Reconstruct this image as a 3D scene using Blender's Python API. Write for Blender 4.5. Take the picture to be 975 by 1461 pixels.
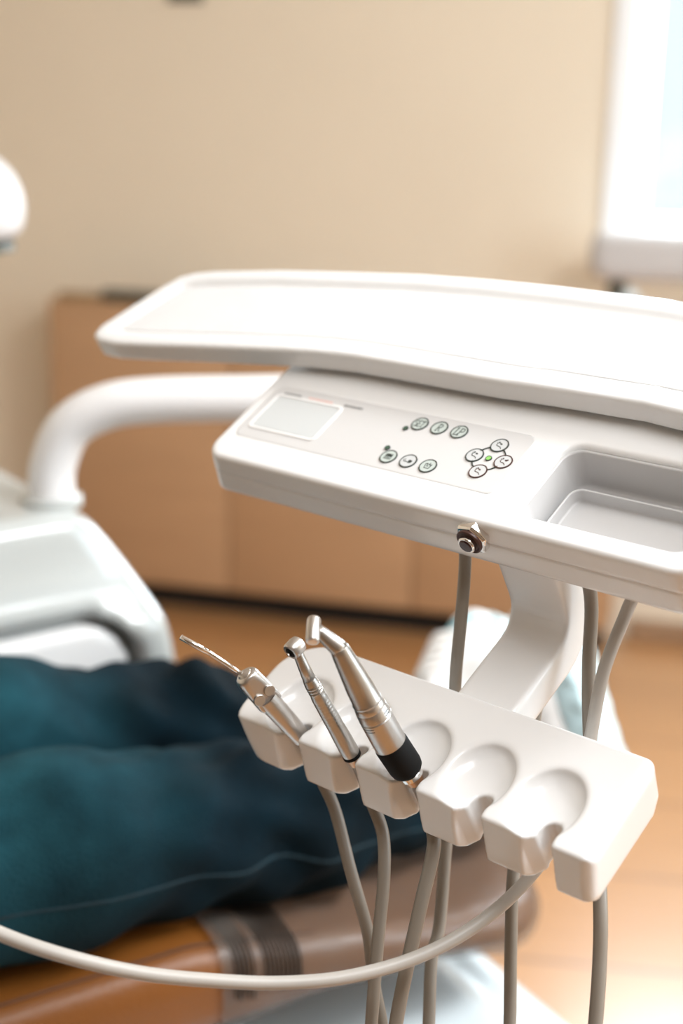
import bpy, bmesh, math, random
import numpy as np
from mathutils import Vector, Matrix, Euler

for o in list(bpy.data.objects):
    bpy.data.objects.remove(o, do_unlink=True)
random.seed(4)
scene = bpy.context.scene
COL = scene.collection
R = math.radians

# ------------------------------------------------------------------ camera
cd = bpy.data.cameras.new('camera')
cam = bpy.data.objects.new('camera', cd); COL.objects.link(cam)
PITCH, ROLL = R(16.3), R(-1.1)
fw = Vector((0, math.cos(PITCH), -math.sin(PITCH)))
dn = Vector((0, -math.sin(PITCH), -math.cos(PITCH)))
rt = Vector((1, 0, 0))
rt2 = rt * math.cos(ROLL) + dn * math.sin(ROLL)
dn2 = dn * math.cos(ROLL) - rt * math.sin(ROLL)
cam.matrix_world = Matrix((
    (rt2.x, -dn2.x, -fw.x, 0), (rt2.y, -dn2.y, -fw.y, 0), (rt2.z, -dn2.z, -fw.z, 1.38), (0, 0, 0, 1)))
cd.sensor_fit = 'VERTICAL'; cd.sensor_height = 36; cd.sensor_width = 24; cd.lens = 50
cd.clip_start = 0.02
cd.dof.use_dof = True
cd.dof.focus_distance = 0.91
cd.dof.aperture_fstop = 3.0
scene.camera = cam

# ------------------------------------------------------------------ colour management, sky, lights
vs = scene.view_settings
vs.view_transform = 'Standard'; vs.look = 'None'; vs.gamma = 1.0; vs.use_curve_mapping = False
vs.exposure = 0.0
w = bpy.data.worlds.new('sky'); scene.world = w; w.use_nodes = True
nt = w.node_tree
bg = nt.nodes['Background']
bg.inputs['Color'].default_value = (0.86, 0.94, 1.0, 1); bg.inputs['Strength'].default_value = 1.3

YAW = R(13.8)                                     # the room is turned against the camera
ROOM = Matrix.Rotation(-YAW, 4, 'Z')
def area_light(name, loc, target, sx, sy, power, color):
    ld = bpy.data.lights.new(name, 'AREA'); ld.shape = 'RECTANGLE'; ld.size = sx; ld.size_y = sy
    ld.energy = power; ld.color = color
    o = bpy.data.objects.new(name, ld); COL.objects.link(o)
    d = (Vector(target) - Vector(loc)).normalized()
    o.location = loc; o.rotation_euler = d.to_track_quat('-Z', 'Y').to_euler()
    return o
rw = lambda x, y, z: ROOM @ Vector((x, y, z))
area_light('ceiling_light', (0.55, 0.05, 2.6), (0.25, 0.85, 0), 1.1, 0.8, 30, (0.93, 0.97, 1.0))
area_light('ceiling_light', (1.35, 0.85, 2.6), (0.3, 0.9, 0), 0.9, 0.8, 74, (0.93, 0.97, 1.0))
area_light('side_fill_light', rw(2.0, 1.6, 1.6), rw(0, 1.6, 1.1), 1.3, 1.2, 40, (0.86, 0.94, 1.0))  # added fill from the right, its source out of view
area_light('back_window_daylight', rw(0.35, 3.86, 1.6), rw(0.3, 1.5, 0.6), 1.1, 1.15, 95, (0.90, 0.96, 1.0))

# ------------------------------------------------------------------ helpers: objects
def mesh_obj(name, verts, faces, mats, parent=None, smooth=True, mi=None):
    me = bpy.data.meshes.new(name)
    me.from_pydata([tuple(v) for v in verts], [], [tuple(f) for f in faces])
    if not isinstance(mats, (list, tuple)): mats = [mats]
    for m in mats: me.materials.append(m)
    if mi is not None: me.polygons.foreach_set('material_index', mi)
    me.polygons.foreach_set('use_smooth', [smooth] * len(me.polygons))
    me.update()
    o = bpy.data.objects.new(name, me); COL.objects.link(o)
    if parent: o.parent = parent
    return o
def bm_obj(name, bm, mats, parent=None, smooth=True, sharp=35):
    bmesh.ops.recalc_face_normals(bm, faces=bm.faces)
    me = bpy.data.meshes.new(name); bm.to_mesh(me); bm.free()
    if not isinstance(mats, (list, tuple)): mats = [mats]
    for m in mats: me.materials.append(m)
    me.polygons.foreach_set('use_smooth', [smooth] * len(me.polygons))
    if smooth: me.set_sharp_from_angle(angle=R(sharp))
    o = bpy.data.objects.new(name, me); COL.objects.link(o)
    if parent: o.parent = parent
    return o
def empty(name, mat=None, loc=None):
    o = bpy.data.objects.new(name, None); COL.objects.link(o); o.empty_display_size = 0.05
    if mat is not None: o.matrix_world = mat
    if loc is not None: o.location = loc
    return o
def tag(o, label, cat, group=None):
    o['label'] = label; o['category'] = cat
    if group: o['group'] = group
    return o
def struct(o, label=None):
    o['kind'] = 'structure'
    if label: o['label'] = label
    return o

# ------------------------------------------------------------------ helpers: materials
def mat(name, color, rough=0.5, metal=0.0, coat=0.0, var=0.04, scale=8.0, bump=0.0, bscale=60.0, spec=0.5, stretch=None, obj=True):
    m = bpy.data.materials.new(name); m.use_nodes = True
    n = m.node_tree.nodes; l = m.node_tree.links
    b = n['Principled BSDF']
    b.inputs['Roughness'].default_value = rough; b.inputs['Metallic'].default_value = metal
    b.inputs['Coat Weight'].default_value = coat; b.inputs['Coat Roughness'].default_value = 0.08
    b.inputs['Specular IOR Level'].default_value = spec
    tc = n.new('ShaderNodeTexCoord'); mp = n.new('ShaderNodeMapping')
    if stretch: mp.inputs['Scale'].default_value = stretch
    l.new(tc.outputs['Object' if obj else 'Generated'], mp.inputs['Vector'])
    nz = n.new('ShaderNodeTexNoise'); nz.inputs['Scale'].default_value = scale; nz.inputs['Detail'].default_value = 4
    l.new(mp.outputs['Vector'], nz.inputs['Vector'])
    rp = n.new('ShaderNodeValToRGB')
    c0 = [max(0, c * (1 - var)) for c in color]; c1 = [min(1, c * (1 + var)) for c in color]
    rp.color_ramp.elements[0].color = (*c0, 1); rp.color_ramp.elements[1].color = (*c1, 1)
    rp.color_ramp.elements[0].position = 0.3; rp.color_ramp.elements[1].position = 0.7
    l.new(nz.outputs['Fac'], rp.inputs['Fac']); l.new(rp.outputs['Color'], b.inputs['Base Color'])
    if bump:
        nb = n.new('ShaderNodeTexNoise'); nb.inputs['Scale'].default_value = bscale; nb.inputs['Detail'].default_value = 5
        l.new(mp.outputs['Vector'], nb.inputs['Vector'])
        bp = n.new('ShaderNodeBump'); bp.inputs['Strength'].default_value = bump; bp.inputs['Distance'].default_value = 0.01
        l.new(nb.outputs['Fac'], bp.inputs['Height']); l.new(bp.outputs['Normal'], b.inputs['Normal'])
    return m
M = {}
M['plastic'] = mat('white_gloss_plastic', (0.80, 0.795, 0.79), 0.25, coat=0.3, var=0.01)
M['plastic_tray'] = mat('white_tray_plastic', (0.80, 0.80, 0.80), 0.22, coat=0.2, var=0.01)
M['mat'] = mat('tray_liner', (0.76, 0.765, 0.77), 0.2, var=0.03, scale=20, bump=0.06, bscale=25)
M['panel'] = mat('control_panel_film', (0.63, 0.62, 0.612), 0.38, var=0.01)
M['panel_white'] = mat('control_panel_white', (0.88, 0.87, 0.86), 0.38, var=0.01)
M['shade_liner'] = mat('shade_grey_well_plastic', (0.55, 0.54, 0.535), 0.3, var=0.01)  # grey tint deepened to carry the shade inside the well
M['display'] = mat('display_window', (0.60, 0.62, 0.62), 0.25, var=0.02)
M['btn'] = mat('button_grey_green', (0.50, 0.555, 0.52), 0.4, var=0.02)
M['btn2'] = mat('button_grey', (0.56, 0.57, 0.57), 0.4, var=0.02)
M['ink'] = mat('dark_ink', (0.018, 0.028, 0.022), 0.5, var=0.05)
M['ink_brown'] = mat('dark_red_brown_ink', (0.06, 0.022, 0.016), 0.5, var=0.05)
M['led_dark'] = mat('green_lens_unlit', (0.06, 0.11, 0.075), 0.25, var=0.05)
M['led_green'] = mat('green_lens_bright', (0.25, 0.55, 0.14), 0.25, var=0.05)
M['inkgrey'] = mat('grey_ink', (0.25, 0.25, 0.25), 0.5, var=0.05)
M['inkred'] = mat('faint_red_ink', (0.80, 0.52, 0.47), 0.5, var=0.05)
M['chrome'] = mat('polished_chrome', (0.80, 0.78, 0.76), 0.09, metal=1.0, var=0.02)
M['steel'] = mat('satin_steel', (0.56, 0.535, 0.51), 0.31, metal=1.0, var=0.05, scale=40)
M['steel2'] = mat('handpiece_steel', (0.47, 0.45, 0.425), 0.33, metal=1.0, var=0.06, scale=40)
M['brass'] = mat('copper_coupling', (0.60, 0.38, 0.24), 0.3, metal=1.0, var=0.05)
M['black'] = mat('black_rubber', (0.004, 0.004, 0.004), 0.7, var=0.1, spec=0.2)
M['darkred'] = mat('dark_red_plunger', (0.03, 0.004, 0.003), 0.25, var=0.1)
M['hose'] = mat('grey_beige_hose', (0.235, 0.205, 0.17), 0.4, var=0.04, scale=30)
M['hose_pale'] = mat('pale_hose', (0.40, 0.37, 0.335), 0.4, var=0.04, scale=30)
M['wall'] = mat('beige_wall_paint', (0.74, 0.645, 0.515), 0.75, var=0.02, scale=2, bump=0.05, bscale=120)
M['wall_dark'] = mat('low_bounce_wall', (0.17, 0.12, 0.08), 0.75, var=0.03, scale=2)  # tone made dark so the unseen wall bounces less light
M['ceil'] = mat('ceiling_paint', (0.82, 0.78, 0.72), 0.8, var=0.02)
M['board'] = mat('brown_baseboard', (0.33, 0.20, 0.115), 0.5, var=0.1)
M['cab'] = mat('brown_cabinet_board', (0.46, 0.27, 0.145), 0.5, var=0.05, scale=3, stretch=(1, 1, 8))
M['dark'] = mat('dark_plinth', (0.006, 0.004, 0.003), 0.7, var=0.1)
M['folder'] = mat('dark_green_grey', (0.05, 0.05, 0.035), 0.5, var=0.1)
M['tan'] = mat('tan_board', (0.30, 0.19, 0.09), 0.5, var=0.1)
M['frame'] = mat('white_window_frame', (0.86, 0.88, 0.90), 0.35, var=0.01)
M['print'] = mat('dark_grey_print', (0.045, 0.032, 0.024), 0.6, var=0.2)
M['jeans'] = None
M['sneaker'] = mat('white_sneaker', (0.74, 0.73, 0.72), 0.55, var=0.02)
M['sole'] = mat('pale_blue_sole', (0.50, 0.66, 0.70), 0.5, var=0.08, scale=40)
M['teal'] = mat('light_blue_trim', (0.16, 0.50, 0.60), 0.5, var=0.05)
M['lace'] = mat('white_lace', (0.88, 0.85, 0.82), 0.7, var=0.03)
M['base'] = mat('pale_base_plastic', (0.66, 0.735, 0.77), 0.25, coat=0.2, var=0.01)
M['unit'] = mat('grey_white_unit_shell', (0.47, 0.49, 0.48), 0.2, coat=0.4, var=0.01)
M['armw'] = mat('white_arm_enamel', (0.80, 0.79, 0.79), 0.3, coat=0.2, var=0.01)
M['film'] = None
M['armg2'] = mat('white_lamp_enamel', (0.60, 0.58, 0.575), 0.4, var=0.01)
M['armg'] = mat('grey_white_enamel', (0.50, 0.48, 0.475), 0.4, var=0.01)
M['piping'] = mat('dark_stitching', (0.10, 0.035, 0.01), 0.7, var=0.2)

def leather_mat():
    m = mat('tan_leather', (0.195, 0.064, 0.009), 0.42, var=0.10, scale=6, bump=0.12, bscale=260)
    return m
M['leather'] = leather_mat()
def jeans_mat():
    m = mat('blue_teal_denim', (0.0007, 0.0075, 0.0125), 0.95, var=0.5, scale=14, bump=0.35, bscale=420, spec=0.15)
    # lighter patch over knees and thigh tops: highlights painted into the denim
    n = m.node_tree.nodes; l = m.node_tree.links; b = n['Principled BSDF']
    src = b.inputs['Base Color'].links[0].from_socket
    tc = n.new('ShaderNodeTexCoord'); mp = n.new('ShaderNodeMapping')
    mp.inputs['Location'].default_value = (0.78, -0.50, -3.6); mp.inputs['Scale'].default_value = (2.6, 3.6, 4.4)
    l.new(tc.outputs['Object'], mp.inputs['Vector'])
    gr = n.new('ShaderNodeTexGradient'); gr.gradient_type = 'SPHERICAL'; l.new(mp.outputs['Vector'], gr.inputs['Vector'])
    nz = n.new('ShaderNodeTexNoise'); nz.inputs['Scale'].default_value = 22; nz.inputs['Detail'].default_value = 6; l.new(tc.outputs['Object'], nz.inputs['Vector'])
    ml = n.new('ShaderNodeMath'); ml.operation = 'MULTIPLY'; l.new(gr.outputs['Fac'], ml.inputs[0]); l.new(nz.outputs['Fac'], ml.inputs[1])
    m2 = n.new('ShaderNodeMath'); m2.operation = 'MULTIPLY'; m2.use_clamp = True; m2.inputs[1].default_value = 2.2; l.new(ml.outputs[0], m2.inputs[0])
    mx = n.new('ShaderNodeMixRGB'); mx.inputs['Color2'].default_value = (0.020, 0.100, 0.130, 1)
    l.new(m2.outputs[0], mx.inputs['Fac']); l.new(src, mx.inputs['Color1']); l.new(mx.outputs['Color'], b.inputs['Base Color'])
    return m
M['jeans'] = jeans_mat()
M['denim_seam'] = mat('denim_seam', (0.002, 0.020, 0.030), 0.85, var=0.3, scale=60)
def film_mat():
    # a milky see-through protective sleeve
    m = bpy.data.materials.new('clear_plastic_sleeve'); m.use_nodes = True
    n = m.node_tree.nodes; l = m.node_tree.links
    b = n['Principled BSDF']; out = n['Material Output']
    b.inputs['Base Color'].default_value = (0.17, 0.145, 0.125, 1); b.inputs['Roughness'].default_value = 0.3
    tr = n.new('ShaderNodeBsdfTransparent'); mx = n.new('ShaderNodeMixShader')
    nz = n.new('ShaderNodeTexNoise'); nz.inputs['Scale'].default_value = 9; tc = n.new('ShaderNodeTexCoord')
    l.new(tc.outputs['Object'], nz.inputs['Vector'])
    mr = n.new('ShaderNodeMapRange'); mr.inputs['To Min'].default_value = 0.3; mr.inputs['To Max'].default_value = 0.5
    l.new(nz.outputs['Fac'], mr.inputs['Value']); l.new(mr.outputs['Result'], mx.inputs['Fac'])
    bp = n.new('ShaderNodeBump'); bp.inputs['Strength'].default_value = 0.25; bp.inputs['Distance'].default_value = 0.02
    n2 = n.new('ShaderNodeTexNoise'); n2.inputs['Scale'].default_value = 14; l.new(tc.outputs['Object'], n2.inputs['Vector'])
    l.new(n2.outputs['Fac'], bp.inputs['Height']); l.new(bp.outputs['Normal'], b.inputs['Normal'])
    l.new(tr.outputs['BSDF'], mx.inputs[1]); l.new(b.outputs['BSDF'], mx.inputs[2])
    l.new(mx.outputs['Shader'], out.inputs['Surface'])
    return m
M['film'] = film_mat()
def glass_mat():
    m = bpy.data.materials.new('window_glass'); m.use_nodes = True
    n = m.node_tree.nodes; l = m.node_tree.links
    n.remove(n['Principled BSDF']); out = n['Material Output']
    tr = n.new('ShaderNodeBsdfTransparent'); tr.inputs['Color'].default_value = (0.93, 0.97, 0.99, 1)
    gl = n.new('ShaderNodeBsdfGlossy'); gl.inputs['Roughness'].default_value = 0.02
    mx = n.new('ShaderNodeMixShader'); mx.inputs['Fac'].default_value = 0.06
    l.new(tr.outputs['BSDF'], mx.inputs[1]); l.new(gl.outputs['BSDF'], mx.inputs[2]); l.new(mx.outputs['Shader'], out.inputs['Surface'])
    return m
M['glass'] = glass_mat()
def floor_mat():
    m = bpy.data.materials.new('brown_floor_tile'); m.use_nodes = True
    n = m.node_tree.nodes; l = m.node_tree.links
    b = n['Principled BSDF']; b.inputs['Roughness'].default_value = 0.32; b.inputs['Specular IOR Level'].default_value = 0.6
    b.inputs['Coat Weight'].default_value = 1.0; b.inputs['Coat Roughness'].default_value = 0.3
    tc = n.new('ShaderNodeTexCoord'); mp = n.new('ShaderNodeMapping'); mp.inputs['Rotation'].default_value = (0, 0, R(-6))
    l.new(tc.outputs['Object'], mp.inputs['Vector'])
    br = n.new('ShaderNodeTexBrick'); br.offset = 0.5; br.inputs['Scale'].default_value = 1.0
    br.inputs['Brick Width'].default_value = 1.2; br.inputs['Row Height'].default_value = 0.30
    br.inputs['Mortar Size'].default_value = 0.006; br.inputs['Mortar Smooth'].default_value = 0.3
    br.inputs['Color1'].default_value = (0.46, 0.225, 0.085, 1); br.inputs['Color2'].default_value = (0.50, 0.25, 0.10, 1)
    br.inputs['Mortar'].default_value = (0.27, 0.13, 0.055, 1)
    l.new(mp.outputs['Vector'], br.inputs['Vector'])
    mp2 = n.new('ShaderNodeMapping'); mp2.inputs['Scale'].default_value = (2, 22, 1); l.new(mp.outputs['Vector'], mp2.inputs['Vector'])
    nz = n.new('ShaderNodeTexNoise'); nz.inputs['Scale'].default_value = 2.5; nz.inputs['Detail'].default_value = 6
    l.new(mp2.outputs['Vector'], nz.inputs['Vector'])
    mx = n.new('ShaderNodeMixRGB'); mx.blend_type = 'MULTIPLY'; mx.inputs['Fac'].default_value = 0.25
    l.new(br.outputs['Color'], mx.inputs['Color1']); l.new(nz.outputs['Fac'], mx.inputs['Color2']); l.new(mx.outputs['Color'], b.inputs['Base Color'])
    return m
M['floor'] = floor_mat()

# ------------------------------------------------------------------ helpers: shapes
def smin(a, b, k):
    h = np.clip(0.5 + 0.5 * (b - a) / k, 0, 1); return b * (1 - h) + a * h - k * h * (1 - h)
def smax(a, b, k): return -smin(-a, -b, k)
def sdf_mesh(f, lo, hi, h, iters=3):
    """surface nets of the solid f < 0, vertices then slid onto the surface"""
    ax = [np.arange(lo[i], hi[i] + h, h) for i in range(3)]
    X, Y, Z = np.meshgrid(*ax, indexing='ij')
    V = f(X, Y, Z); S = V < 0
    nx, ny, nz = V.shape
    cnt = np.zeros((nx - 1, ny - 1, nz - 1)); acc = np.zeros((nx - 1, ny - 1, nz - 1, 3))
    off = [(i, j, k) for i in (0, 1) for j in (0, 1) for k in (0, 1)]
    sl = lambda A, o: A[o[0]:nx - 1 + o[0], o[1]:ny - 1 + o[1], o[2]:nz - 1 + o[2]]
    for a in off:
        for d in range(3):
            if a[d]: continue
            b = list(a); b[d] = 1; b = tuple(b)
            va, vb = sl(V, a), sl(V, b); c = (va < 0) != (vb < 0)
            t = np.where(c, va / np.where(c, va - vb, 1), 0)
            cnt += c
            for e in range(3):
                acc[..., e] += np.where(c, a[e] + (t if e == d else 0), 0)
    act = cnt > 0; idx = -np.ones(cnt.shape, int); idx[act] = np.arange(act.sum())
    ii = np.argwhere(act)
    P = (ii + acc[act] / cnt[act][:, None]) * h + np.array(lo)
    faces = []
    for d in range(3):
        e, g = (d + 1) % 3, (d + 2) % 3
        s0 = [slice(1, -1)] * 3; s1 = [slice(1, -1)] * 3
        s0[d] = slice(0, -1); s1[d] = slice(1, None)
        A, B = S[tuple(s0)], S[tuple(s1)]
        for sign in (True, False):
            q = np.argwhere((A != B) & (A == sign))
            if not len(q): continue
            q = q + 1; q[:, d] -= 1
            def cell(de, dg):
                r = q.copy(); r[:, e] += de; r[:, g] += dg; return idx[r[:, 0], r[:, 1], r[:, 2]]
            c = [cell(-1, -1), cell(0, -1), cell(0, 0), cell(-1, 0)]
            if not sign: c = c[::-1]
            faces.append(np.stack(c, 1))
    F = np.concatenate(faces); F = F[(F >= 0).all(1)]
    eps = h * 0.05
    for _ in range(iters):
        v0 = f(P[:, 0], P[:, 1], P[:, 2])
        G = np.stack([f(P[:, 0] + eps * (d == 0), P[:, 1] + eps * (d == 1), P[:, 2] + eps * (d == 2)) - v0 for d in range(3)], 1) / eps
        g2 = (G ** 2).sum(1) + 1e-9
        st = -(v0 / g2)[:, None] * G
        ln = np.linalg.norm(st, axis=1)[:, None]
        P = P + st * np.minimum(1, h * 0.5 / (ln + 1e-12))
    return P, F
def sdf_obj(name, f, lo, hi, h, m, parent=None, scale=1.0):
    P, F = sdf_mesh(f, lo, hi, h)
    return mesh_obj(name, (P * scale).tolist(), F.tolist(), m, parent)
def poly_sdf(pts):
    pts = np.array(pts, float)
    def f(x, y):
        d = np.full(np.shape(x), 1e18); s = np.ones(np.shape(x))
        n = len(pts)
        for i in range(n):
            a = pts[i]; b = pts[i - 1]
            ex, ey = b - a; wx, wy = x - a[0], y - a[1]
            t = np.clip((wx * ex + wy * ey) / (ex * ex + ey * ey), 0, 1)
            d = np.minimum(d, (wx - ex * t) ** 2 + (wy - ey * t) ** 2)
            c1 = y >= a[1]; c2 = y < b[1]; c3 = ex * wy > ey * wx
            fl = (c1 & c2 & c3) | (~c1 & ~c2 & ~c3)
            s = np.where(fl, -s, s)
        return s * np.sqrt(d)
    return f
def rbox2(x, y, x0, x1, y0, y1, r):
    qx = np.abs(x - (x0 + x1) / 2) - (x1 - x0) / 2 + r; qy = np.abs(y - (y0 + y1) / 2) - (y1 - y0) / 2 + r
    return np.minimum(np.maximum(qx, qy), 0) + np.sqrt(np.maximum(qx, 0) ** 2 + np.maximum(qy, 0) ** 2) - r
def extr(d2, z, z0, z1, k):
    return smax(d2, np.maximum(z - z1, z0 - z), k)
def roundcone(x, y, z, a, b, r1, r2):
    a = np.array(a, float); b = np.array(b, float); ba = b - a; L2 = ba @ ba
    t = np.clip(((x - a[0]) * ba[0] + (y - a[1]) * ba[1] + (z - a[2]) * ba[2]) / L2, 0, 1)
    return np.sqrt((x - a[0] - ba[0] * t) ** 2 + (y - a[1] - ba[1] * t) ** 2 + (z - a[2] - ba[2] * t) ** 2) - (r1 + (r2 - r1) * t)
def spline(pts, per=10):
    P = [Vector(p) for p in pts]; P = [P[0] * 2 - P[1]] + P + [P[-1] * 2 - P[-2]]
    out = []
    for i in range(1, len(P) - 2):
        p0, p1, p2, p3 = P[i - 1:i + 3]
        for j in range(per):
            t = j / per
            out.append(0.5 * ((2 * p1) + (p2 - p0) * t + (2 * p0 - 5 * p1 + 4 * p2 - p3) * t * t + (3 * p1 - p0 - 3 * p2 + p3) * t ** 3))
    out.append(P[-2]); return out
def tube_geo(path, rad, seg=14, cap=True):
    n = len(path); rr = rad if isinstance(rad, (list, tuple)) else [rad] * n
    V, F = [], []
    t0 = (path[1] - path[0]).normalized(); nrm = t0.orthogonal().normalized()
    for i, p in enumerate(path):
        t = (path[min(i + 1, n - 1)] - path[max(i - 1, 0)]).normalized()
        nrm = (nrm - t * nrm.dot(t)).normalized(); b = t.cross(nrm)
        for k in range(seg):
            a = 2 * math.pi * k / seg
            V.append(p + (nrm * math.cos(a) + b * math.sin(a)) * rr[i])
    for i in range(n - 1):
        for k in range(seg):
            F.append((i * seg + k, i * seg + (k + 1) % seg, (i + 1) * seg + (k + 1) % seg, (i + 1) * seg + k))
    if cap:
        F.append(tuple(range(seg))[::-1]); F.append(tuple((n - 1) * seg + k for k in range(seg)))
    return V, F
def tube(name, pts, rad, m, parent=None, per=10, seg=14, straight=False):
    path = [Vector(p) for p in pts] if straight else spline(pts, per)
    V, F = tube_geo(path, rad, seg)
    return mesh_obj(name, V, F, m, parent)
def lathe(name, prof, a, b, m, parent=None, seg=40, sharp=30):
    """profile (distance along a->b, radius), turned about the axis a->b"""
    a = Vector(a); b = Vector(b); t = (b - a).normalized(); nx = t.orthogonal().normalized(); ny = t.cross(nx)
    bm = bmesh.new(); rings = []
    for s, r in prof:
        rings.append([bm.verts.new(a + t * s + (nx * math.cos(2 * math.pi * k / seg) + ny * math.sin(2 * math.pi * k / seg)) * max(r, 1e-5)) for k in range(seg)])
    for i in range(len(rings) - 1):
        for k in range(seg):
            bm.faces.new((rings[i][k], rings[i][(k + 1) % seg], rings[i + 1][(k + 1) % seg], rings[i + 1][k]))
    bm.faces.new(rings[0][::-1]); bm.faces.new(rings[-1])
    return bm_obj(name, bm, m, parent, True, sharp)
def box_bm(x0, x1, y0, y1, z0, z1, bev=0.0, seg=3, bm=None):
    own = bm is None
    bm2 = bmesh.new()
    bmesh.ops.create_cube(bm2, size=1)
    for v in bm2.verts:
        v.co = Vector(((x0 + x1) / 2 + v.co.x * (x1 - x0), (y0 + y1) / 2 + v.co.y * (y1 - y0), (z0 + z1) / 2 + v.co.z * (z1 - z0)))
    if bev: bmesh.ops.bevel(bm2, geom=bm2.edges[:], offset=bev, segments=seg, profile=0.5, affect='EDGES')
    if own: return bm2
    me = bpy.data.meshes.new('tmp'); bm2.to_mesh(me); bm2.free(); bm.from_mesh(me); bpy.data.meshes.remove(me)
    return bm
def disc_geo(c, r, z0, z1, seg=40):
    V = [(c[0] + r * math.cos(2 * math.pi * k / seg), c[1] + r * math.sin(2 * math.pi * k / seg), z) for z in (z0, z1) for k in range(seg)]
    F = [tuple(range(seg))[::-1], tuple(range(seg, 2 * seg))] + [(k, (k + 1) % seg, seg + (k + 1) % seg, seg + k) for k in range(seg)]
    return V, F
def stroke_geo(pts, w, z0, z1):
    """thin raised ribbon along a polyline in the plane"""
    V, F = [], []
    P = [Vector((p[0], p[1])) for p in pts]
    closed = (P[0] - P[-1]).length < 1e-7
    n = len(P)
    for i, p in enumerate(P):
        a = P[i - 1] if i else (P[-2] if closed else P[0]); b = P[i + 1] if i < n - 1 else (P[1] if closed else P[-1])
        t = (b - a).normalized(); nn = Vector((-t.y, t.x)) * w / 2
        for z in (z0, z1):
            V.append((p.x + nn.x, p.y + nn.y, z)); V.append((p.x - nn.x, p.y - nn.y, z))
    for i in range(n - 1):
        a = 4 * i; b = a + 4
        F += [(a + 2, a + 3, b + 3, b + 2), (a, b, b + 1, a + 1), (a, a + 2, b + 2, b), (a + 1, b + 1, b + 3, a + 3)]
    F += [(0, 1, 3, 2), (4 * n - 4, 4 * n - 2, 4 * n - 1, 4 * n - 3)]
    return V, F
class Geo:
    def __init__(s): s.V, s.F, s.M = [], [], []
    def add(s, VF, mi=0):
        o = len(s.V); s.V += [tuple(v) for v in VF[0]]
        for f in VF[1]: s.F.append(tuple(i + o for i in f)); s.M.append(mi)
    def obj(s, name, mats, parent=None, k=1.0, smooth=False):
        return mesh_obj(name, [(a * k, b * k, c * k) for a, b, c in s.V], s.F, mats, parent, smooth, s.M)

# ================================================================== THE ROOM (room axes: X along the back wall, Y into it)
def room_obj(name, bm, m, parent=None):
    o = bm_obj(name, bm, m, parent, False)
    if parent is None: o.matrix_world = ROOM
    return o
XL, XR, YF, YB, ZC = -2.6, 1.9, -1.3, 3.66, 2.7
struct(room_obj('floor', box_bm(XL - .1, XR + .1, YF - .1, YB + .1, -0.06, 0), M['floor']), 'glossy brown plank floor')
struct(room_obj('ceiling', box_bm(XL - .1, XR + .1, YF - .1, YB + .1, ZC, ZC + .06), M['ceil']), 'plain off-white ceiling')
WX0, WX1, WZ0, WZ1 = -0.245, 0.95, 1.0, 2.25
bm = bmesh.new()
for a in ((XL, WX0, 0, ZC), (WX1, XR, 0, ZC), (WX0, WX1, 0, WZ0), (WX0, WX1, WZ1, ZC)):
    box_bm(a[0], a[1], YB, YB + .14, a[2], a[3], bm=bm)
bmesh.ops.remove_doubles(bm, verts=bm.verts, dist=1e-5)
struct(room_obj('wall_back', bm, M['wall']), 'beige painted wall behind the dental chair')
struct(room_obj('wall_left', box_bm(XL - .12, XL, YF, YB, 0, ZC), M['wall']), 'beige painted wall on the left')
struct(room_obj('wall_front', box_bm(XL, XR, YF - .12, YF, 0, ZC), M['wall_dark']), 'unseen wall behind the viewer, made dark to bounce less light')
bm = bmesh.new(); SY0, SY1, SZ0, SZ1 = 0.9, 2.3, 0.95, 2.2
for a in ((YF, SY0, 0, ZC), (SY1, YB, 0, ZC), (SY0, SY1, 0, SZ0), (SY0, SY1, SZ1, ZC)):
    box_bm(XR, XR + .12, a[0], a[1], a[2], a[3], bm=bm)
struct(room_obj('wall_right', bm, M['wall']), 'beige painted wall on the right with an added window opening')
def window(name, make, label):
    root = struct(empty(name, ROOM), label); make(root); return root
def back_window(root):
    bm = bmesh.new(); t = .058
    for a in ((WX0, WX0 + t, WZ0, WZ1), (WX1 - t, WX1, WZ0, WZ1), (WX0 + t, WX1 - t, WZ0, WZ0 + t), (WX0 + t, WX1 - t, WZ1 - t, WZ1)):
        box_bm(a[0], a[1], YB - .015, YB + .10, a[2], a[3], .006, 2, bm)
    struct(room_obj('window_frame', bm, M['frame'], root))
    bm = bmesh.new(); x0, x1, z0, z1 = WX0 + t, WX1 - t, WZ0 + t, WZ1 - t
    for a in ((x0, x0 + .045, z0, z1), (x1 - .045, x1, z0, z1), (x0, x1, z0, z0 + .045), (x0, x1, z1 - .045, z1), (.33, .375, z0, z1)):
        box_bm(a[0], a[1], YB + .03, YB + .075, a[2], a[3], .005, 2, bm)
    struct(room_obj('window_sash', bm, M['frame'], root))
    struct(room_obj('window_pane', box_bm(x0 + .03, x1 - .03, YB + .05, YB + .055, z0 + .03, z1 - .03), M['glass'], root))
window('window_1', back_window, 'bright white framed window at the upper right')
def added_side_window(root):  # window added out of view to go with the side fill
    bm = bmesh.new()
    for a in ((SY0, SY0 + .06, SZ0, SZ1), (SY1 - .06, SY1, SZ0, SZ1), (SY0, SY1, SZ0, SZ0 + .06), (SY0, SY1, SZ1 - .06, SZ1), (1.58, 1.63, SZ0, SZ1)):
        box_bm(XR + .02, XR + .09, a[0], a[1], a[2], a[3], .005, 2, bm)
    struct(room_obj('window_frame', bm, M['frame'], root))
    struct(room_obj('window_pane', box_bm(XR + .05, XR + .055, SY0 + .04, SY1 - .04, SZ0 + .04, SZ1 - .04), M['glass'], root))
window('added_window_2', added_side_window, 'added white framed window in the right wall, out of view')
struct(room_obj('baseboard_back', box_bm(-0.10, XR, YB - .014, YB, 0, .055, .003, 2), M['board']), 'brown baseboard along the back wall')

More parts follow.
